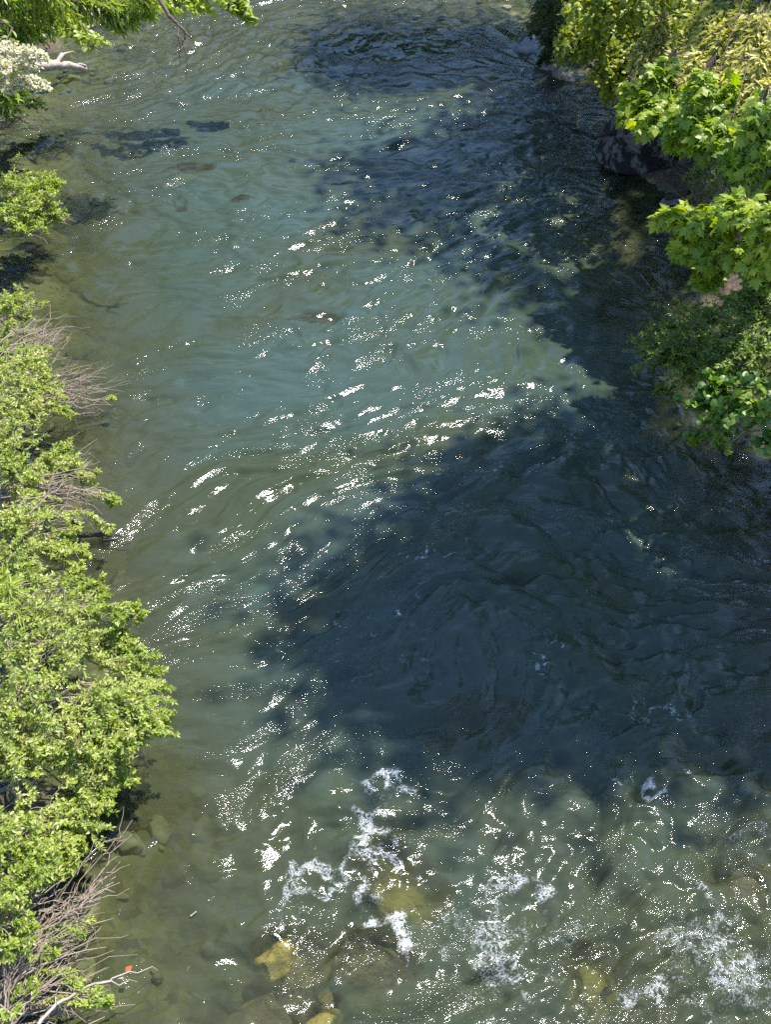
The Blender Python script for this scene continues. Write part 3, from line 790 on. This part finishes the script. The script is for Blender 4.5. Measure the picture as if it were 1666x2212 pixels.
R2 = [(1240, 120, 1.6, .5, 1, .35), (1300, 110, 1.8, .55, 1, .5), (1370, 130, 1.8, .55, 1, .45), (1330, 170, 1.5, .45, .9, .55), (1400, 190, 1.6, .5, .9, .4), (1330, 200, 1.2, .3, .5, .5), (1270, 70, 2.2, .55, 1, .4), (1340, 50, 2.5, .6, 1, .45),
      (1420, 70, 2.6, .6, 1, .4), (1260, 20, 2.8, .6, .7, .55), (1350, 5, 3., .6, .8, .5), (1440, 20, 3.1, .6, .8, .45), (1480, 130, 2.3, .55, 1, .35), (1420, 160, 1.9, .5, .8, .3)]
R3 = [(1395, 125, 2.45, 0.22, .8, .6), (1450, 150, 2.65, 0.26, 1, .6), (1520, 140, 2.85, 0.33, 1.1, .6), (1590, 120, 3.05, 0.33, 1, .5), (1640, 150, 3.05, 0.35, 1.2, .75), (1500, 190, 2.75, 0.26, 1, .75), (1570, 195, 2.85, 0.31, 1.2, .8), (1640, 215, 2.85, 0.33, 1.2, .85),
      (1455, 190, 2.65, 0.20, .7, .7), (1540, 95, 3.05, 0.34, .8, .3), (1620, 80, 3.25, 0.34, .8, .3), (1655, 265, 2.75, 0.22, .8, .8), (1490, 85, 2.95, 0.26, .6, .45), (1590, 235, 2.75, 0.24, .8, .8), (1530, 225, 2.75, 0.15, .5, .75)]
R4 = [(1362, 252, 2.45, .10, .5, .6), (1392, 280, 2.45, .14, .6, .55), (1395, 240, 2.5, .14, .7, .55), (1432, 258, 2.5, .18, .9, .5), (1482, 280, 2.6, .21, 1.1, .45), (1545, 300, 2.65, .22, 1, .4), (1612, 325, 2.7, .22, 1, .4), (1455, 305, 2.4, .16, .6, .55), (1515, 320, 2.5, .18, .7, .45),
      (1600, 360, 2.5, .2, .8, .45), (1640, 392, 2.5, .2, .8, .5), (1490, 240, 2.65, .14, .5, .5), (1645, 350, 2.6, .2, .7, .5), (1650, 432, 2.3, .15, .5, .55), (1545, 262, 2.7, .14, .4, .45)]
R5 = [(1440, 472, 2.10, 0.18, .7, .6), (1500, 482, 2.20, 0.21, .8, .65), (1560, 470, 2.40, 0.23, .8, .65), (1620, 484, 2.50, 0.23, .8, .6), (1475, 544, 1.90, 0.16, .6, .6), (1530, 566, 1.90, 0.17, .6, .7), (1590, 549, 2.20, 0.21, .8, .65),
      (1640, 579, 2.30, 0.19, .6, .65), (1520, 606, 1.70, 0.10, .4, .6), (1650, 514, 2.60, 0.19, .7, .6), (1645, 614, 2.00, 0.11, .4, .6)]
for c in R2 + R3 + R4 + R5: lit(c[0], c[1], c[2], c[3] - .04)
for c in [(1490, 740, 1.2, .34), (1560, 730, 1.5, .4), (1630, 720, 1.7, .35), (1630, 800, 1.5, .35), (1550, 800, 1.2, .35), (1480, 800, .9, .3), (1430, 760, .9, .25), (1550, 900, 1.3, .35), (1500, 880, 1.2, .25), (1600, 900, 1.4, .4), (1570, 360, .5, .4)]: lit(*c)

S1 = [(740, 45), (950, 40), (1170, 70), (1140, 150), (930, 180), (720, 165), (680, 120)]
S2 = [(1080, 200), (1300, 170), (1480, 230), (1520, 400), (1480, 560), (1470, 640), (1380, 690), (1260, 650), (1100, 610), (950, 510), (740, 440), (760, 340), (950, 270)]
S3 = [(1050, 1000), (1250, 960), (1430, 930), (1660, 1020), (1700, 1600), (1400, 1570), (1100, 1560), (900, 1580), (800, 1545), (690, 1430), (740, 1290), (950, 1160), (970, 1070)]
tree('maple_tree', 'maple with bright green lobed leaves hanging in front of the dark lichen boulder', 'tree', (7.4, 18.2, gz(7.4, 18.2) - .1), R4, [(S2, 12000)], 201, (T_MAPLE, M_MAPLE, .14), low_kw=dict(twigs=21, per=7))
tree('maple_tree', 'maple with yellow green lobed leaves hanging over the water below the boulder', 'tree', (7.2, 12.6, gz(7.2, 12.6) - .1), R5, [(S3, 15000)], 202, (T_MAPLE, M_MAPLE, .14), low_kw=dict(twigs=21, per=7))
tree('beech_tree', 'yellow green small leaved tree with a dark trunk in the upper right', 'tree', (6.6, 24.8, gz(6.6, 24.8) - .1), R2, [(S1, 9500)], 203, (T_ROUND, M_YGREEN, .085), low_kw=dict(twigs=40, per=14, off=.02), trunk_r=.28, lean=(-.3, .8))
tree('boxelder_tree', 'young tree with pale creamy yellow drooping leaves at the right edge', 'tree', (8.6, 21.5, gz(8.6, 21.5) - .1), R3, [], 204, (T_LEAFLET, M_YELLOW, .115), top=6., low_kw=dict(twigs=44, per=16, off=.02), trunk_r=.1, hang=.25)
# left: willow reaching in from beyond the frame, two twigs nearer the camera belong to it
W1 = [(30, 15, 2.80, 0.48, 1.2, .4), (100, 30, 2.60, 0.44, 1.1, .4), (170, 25, 2.50, 0.40, 1, .6), (60, 70, 2.30, 0.40, 1.1, .35), (20, 90, 2.20, 0.36, 1, .3), (230, 25, 2.60, 0.34, .9, .55), (290, 25, 2.60, 0.34, .9, .45), (330, 20, 2.70, 0.28, .6, .5), (270, 50, 2.40, 0.20, .5, .5), (130, 0, 2.90, 0.40, 1, .5), (15, 210, 2.20, 0.16, .5, .3)]
tree('willow_tree', 'tree with long narrow leaves hanging over the top left corner', 'tree', (-8.6, 14.5, gz(-8.6, 14.5) - .1), W1, [], 205, (T_LONG, M_WILLOW, .18), top=7., low_kw=dict(twigs=26, per=12, off=.0), trunk_r=.16, lean=(.4, .5))
W2 = [(150, 75, 1.60, .5, 1, .6), (190, 90, 1.40, .4, .8, .6), (100, 60, 1.80, .5, 1, .4), (350, 5, 2.20, .4, .7, .5), (420, 5, 2.10, .42, .7, .5), (480, 10, 2.00, .4, .6, .55), (530, 22, 1.80, .26, .5, .55), (445, 30, 1.80, .22, .4, .5), (545, 45, 1.60, .14, .3, .5), (390, 15, 1.90, .3, .5, .5), (40, 40, 2.20, .6, 1, .3), (80, 20, 2.30, .6, 1, .4)]
tree('alder_tree', 'tree with small oval leaves whose long branch reaches along the top edge', 'tree', (-9.4, 21.0, gz(-9.4, 21) - .1), W2, [], 206, (T_ROUND, M_PRIVET, .09), top=6.5, low_kw=dict(twigs=15, per=12, off=.01), trunk_r=.15)
# right-hand shrubs
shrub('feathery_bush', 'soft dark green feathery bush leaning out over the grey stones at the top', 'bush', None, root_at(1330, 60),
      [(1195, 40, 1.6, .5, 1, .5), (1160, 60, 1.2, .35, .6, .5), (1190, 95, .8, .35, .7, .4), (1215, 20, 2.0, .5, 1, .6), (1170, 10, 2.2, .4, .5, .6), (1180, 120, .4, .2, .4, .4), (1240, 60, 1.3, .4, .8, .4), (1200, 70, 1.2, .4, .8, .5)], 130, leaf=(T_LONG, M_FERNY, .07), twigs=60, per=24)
shrub('redbud_shrub', 'shaded shrub with round heart shaped leaves dipping lowest over the right water', 'shrub', None, root_at(1790, 930),
      [(1500, 880, 1.2, .2, .4, .5), (1550, 900, 1.3, .26, .5, .5), (1600, 900, 1.4, .28, .6, .5), (1560, 960, 1.0, .16, .3, .6), (1500, 945, .9, .1, .2, .6), (1640, 870, 1.6, .3, .6, .5), (1600, 830, 1.6, .3, .5, .45), (1550, 840, 1.4, .24, .4, .5), (1650, 960, 1.3, .18, .4, .5)], 131,
      leaf=(T_ROUND, M_REDBUD, .075), twigs=34, per=7, bare=[(1660, 930, 1.0, 1570, 930, .9, 4)])
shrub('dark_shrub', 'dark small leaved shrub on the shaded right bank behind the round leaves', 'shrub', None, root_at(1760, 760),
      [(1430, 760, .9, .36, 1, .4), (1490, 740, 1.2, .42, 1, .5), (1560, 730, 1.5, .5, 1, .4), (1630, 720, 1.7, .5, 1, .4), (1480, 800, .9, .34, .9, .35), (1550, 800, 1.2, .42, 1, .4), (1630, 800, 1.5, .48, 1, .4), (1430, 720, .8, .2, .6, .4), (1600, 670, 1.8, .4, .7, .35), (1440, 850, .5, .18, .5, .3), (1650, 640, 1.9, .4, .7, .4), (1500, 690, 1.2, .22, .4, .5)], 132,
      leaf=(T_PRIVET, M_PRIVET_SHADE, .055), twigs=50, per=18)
shrub('spindly_shrub', 'spindly green shrub between the dry brush and the lower maple leaves', 'shrub', None, root_at(1640, 420),
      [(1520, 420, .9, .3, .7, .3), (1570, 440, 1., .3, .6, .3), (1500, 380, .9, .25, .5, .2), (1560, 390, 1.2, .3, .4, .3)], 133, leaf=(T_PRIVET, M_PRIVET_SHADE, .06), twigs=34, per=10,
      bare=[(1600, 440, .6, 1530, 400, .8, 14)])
shrub('bank_shrub', 'grey green leafy shrub in the extreme top right corner behind the dark trunk', 'shrub', None, root_at(1700, 60),
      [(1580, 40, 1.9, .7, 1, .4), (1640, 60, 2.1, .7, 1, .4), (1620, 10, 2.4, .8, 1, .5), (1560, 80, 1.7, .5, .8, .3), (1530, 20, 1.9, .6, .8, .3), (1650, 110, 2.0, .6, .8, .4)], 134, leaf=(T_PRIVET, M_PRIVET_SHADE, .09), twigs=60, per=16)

# dry brush on the bank
def dry_brush():
    root = np.array(root_at(1580, 380)); pl = Plant(140); r = pl.r
    for i in range(420):
        a = P(r.uniform(1510, 1620), r.uniform(310, 420), .5); a[2] = max(gz(a[0], a[1]), .05)
        e = a + [r.normal() * .3, r.normal() * .3, r.uniform(.15, .75)]
        pl.tube('stalk', pl.curve(a, e, (0, 0, .1), 5, .06), .005, .002, 3)
    o = empty('dry_brush', root, 'patch of dry pinkish brown brush on the bank right of the boulder', 'brush')
    pl.build(o, root, {'stalk': M_BRUSH}, {})
dry_brush()

# ---------------------------------------------------------------- driftwood, floating bits
def stick(name, pts, r0, r1, m, label, cat, seed, forks=0, fl=.3):
    pl = Plant(seed); r = pl.r
    pts = [P(*p) for p in pts]
    path = np.concatenate([pl.curve(pts[i], pts[i + 1], (0, 0, .03), 6, .02)[(0 if i == 0 else 1):] for i in range(len(pts) - 1)])
    pl.tube('wood', path, r0, r1, 7)
    for _ in range(forks):
        k = r.integers(len(path) // 3, len(path) - 1); d = norm(path[k] - path[k - 1])
        q = path[k] + (d + r.normal(size=3) * .55 * [1, 1, .5]) * fl * r.uniform(.5, 1.2)
        pl.tube('wood', pl.curve(path[k], q, (0, 0, .06), 6, .05), r1 * 1.1, r1 * .3, 5)
    V = np.concatenate(pl.tv['wood']); F = np.concatenate(pl.tf['wood'])
    o = link_mesh(name, np_mesh(name, V - pts[0], [F]), m, None, tuple(pts[0]))
    return tag(o, label, cat)
stick('driftwood_log', [(40, 150, .5), (95, 143, .32), (140, 141, .2), (185, 150, .02)], .13, .05, M_DEAD, 'bleached dead log jutting from the blossoms into the water at top left', 'driftwood', 301, 3, .45)
stick('dead_branch', [(80, 1185, .35), (150, 1162, .16), (235, 1152, .06)], .05, .015, M_TRUNK, 'dark wet branch floating below the tangled bare twigs', 'branch', 302, 4, .2)
stick('dead_branch', [(110, 897, .12), (160, 895, .05), (225, 892, .02)], .02, .006, M_BRUSH, 'thin reddish branch lying on the water under the bare spray', 'branch', 303, 2, .2)
stick('dead_branch', [(330, -20, 3.6), (365, 35, 3.4), (385, 55, 3.3), (408, 78, 3.2)], .03, .012, M_STEM, 'bare hooked stick dangling from the top edge leaves', 'branch', 304, 3, .45)
stick('dead_branch', [(70, 2230, .5), (120, 2170, .42), (190, 2130, .35), (265, 2113, .22)], .014, .006, M_DEAD, 'thick whitish bare branch in the bottom left corner', 'branch', 305, 3, .3)
stick('dead_branch', [(1330, 285, .5), (1285, 300, .3), (1250, 290, .15), (1205, 268, .03)], .03, .006, M_BLACKTWIG, 'black bare branch dipping into the shaded water left of the boulder', 'branch', 306, 9, .6)
stick('floating_stick', [(411, 1979, .012), (424, 1969, .012)], .006, .004, M_DEAD, 'short straw coloured twig floating alone in open water', 'twig', 307)
stick('fallen_log', [(1490, 418, .3), (1440, 428, .12)], .06, .04, M_TRUNK, 'short dark log at the shaded water line under the boulder', 'log', 308)

def leaf_glint(px, py, s, rz, label):
    p = P(px, py, .02)
    V0, F0 = T_CROWN
    o = link_mesh('leaf_glint', np_mesh('leaf_glint', V0 * s * [1, 1, -.6], [F0], False, {'tint': np.full(len(V0), .6)}), M_LEAF_GLINT, None, tuple(p))
    o.rotation_euler = (.1, .05, rz)
    tag(o, label, 'leaf', 'fallen orange leaves by the bottom left twigs')
leaf_glint(270, 2099, .062, -.8, 'orange leaf floating in open water right of the bare twigs')
leaf_glint(92, 2098, .05, .6, 'orange fleck painted as a red glint among the bare twigs nearest the left border')  # orange leaf shape stands in for a red glint on the water
leaf_glint(148, 2092, .036, 1.6, 'smallest orange fleck painted as a red glint between two bare twigs')  # another red glint put in as an orange leaf shape

# ---------------------------------------------------------------- trees further up both banks (they darken the low sky in the reflections)
far0 = tree('bank_tree', 'leafy tree further up the river bank', 'tree', (-13, 36, gz(-13, 36)), [], [], 401, (T_ROUND, M_YGREEN, .1), top=13., crown_n=9000, group='trees further up the river banks')
for x, y, s in [(-7, 46, 1.5), (0, 50, 1.6), (7, 46, 1.5), (11, 38, 1.3), (-19, 40, 1.5), (15, 44, 1.5), (-14, 27, .9), (-3, 56, 1.8), (16, 34, 1.1), (-12, 48, 1.6), (4, 56, 1.8)]:
    c = far0.copy(); COL.objects.link(c); c.location = (x, y, gz(x, y)); c.rotation_euler = (0, 0, x * 2.1 + y); c.scale = (s, s, s * .52)
    for ch in far0.children:
        d = ch.copy(); COL.objects.link(d); d.parent = c
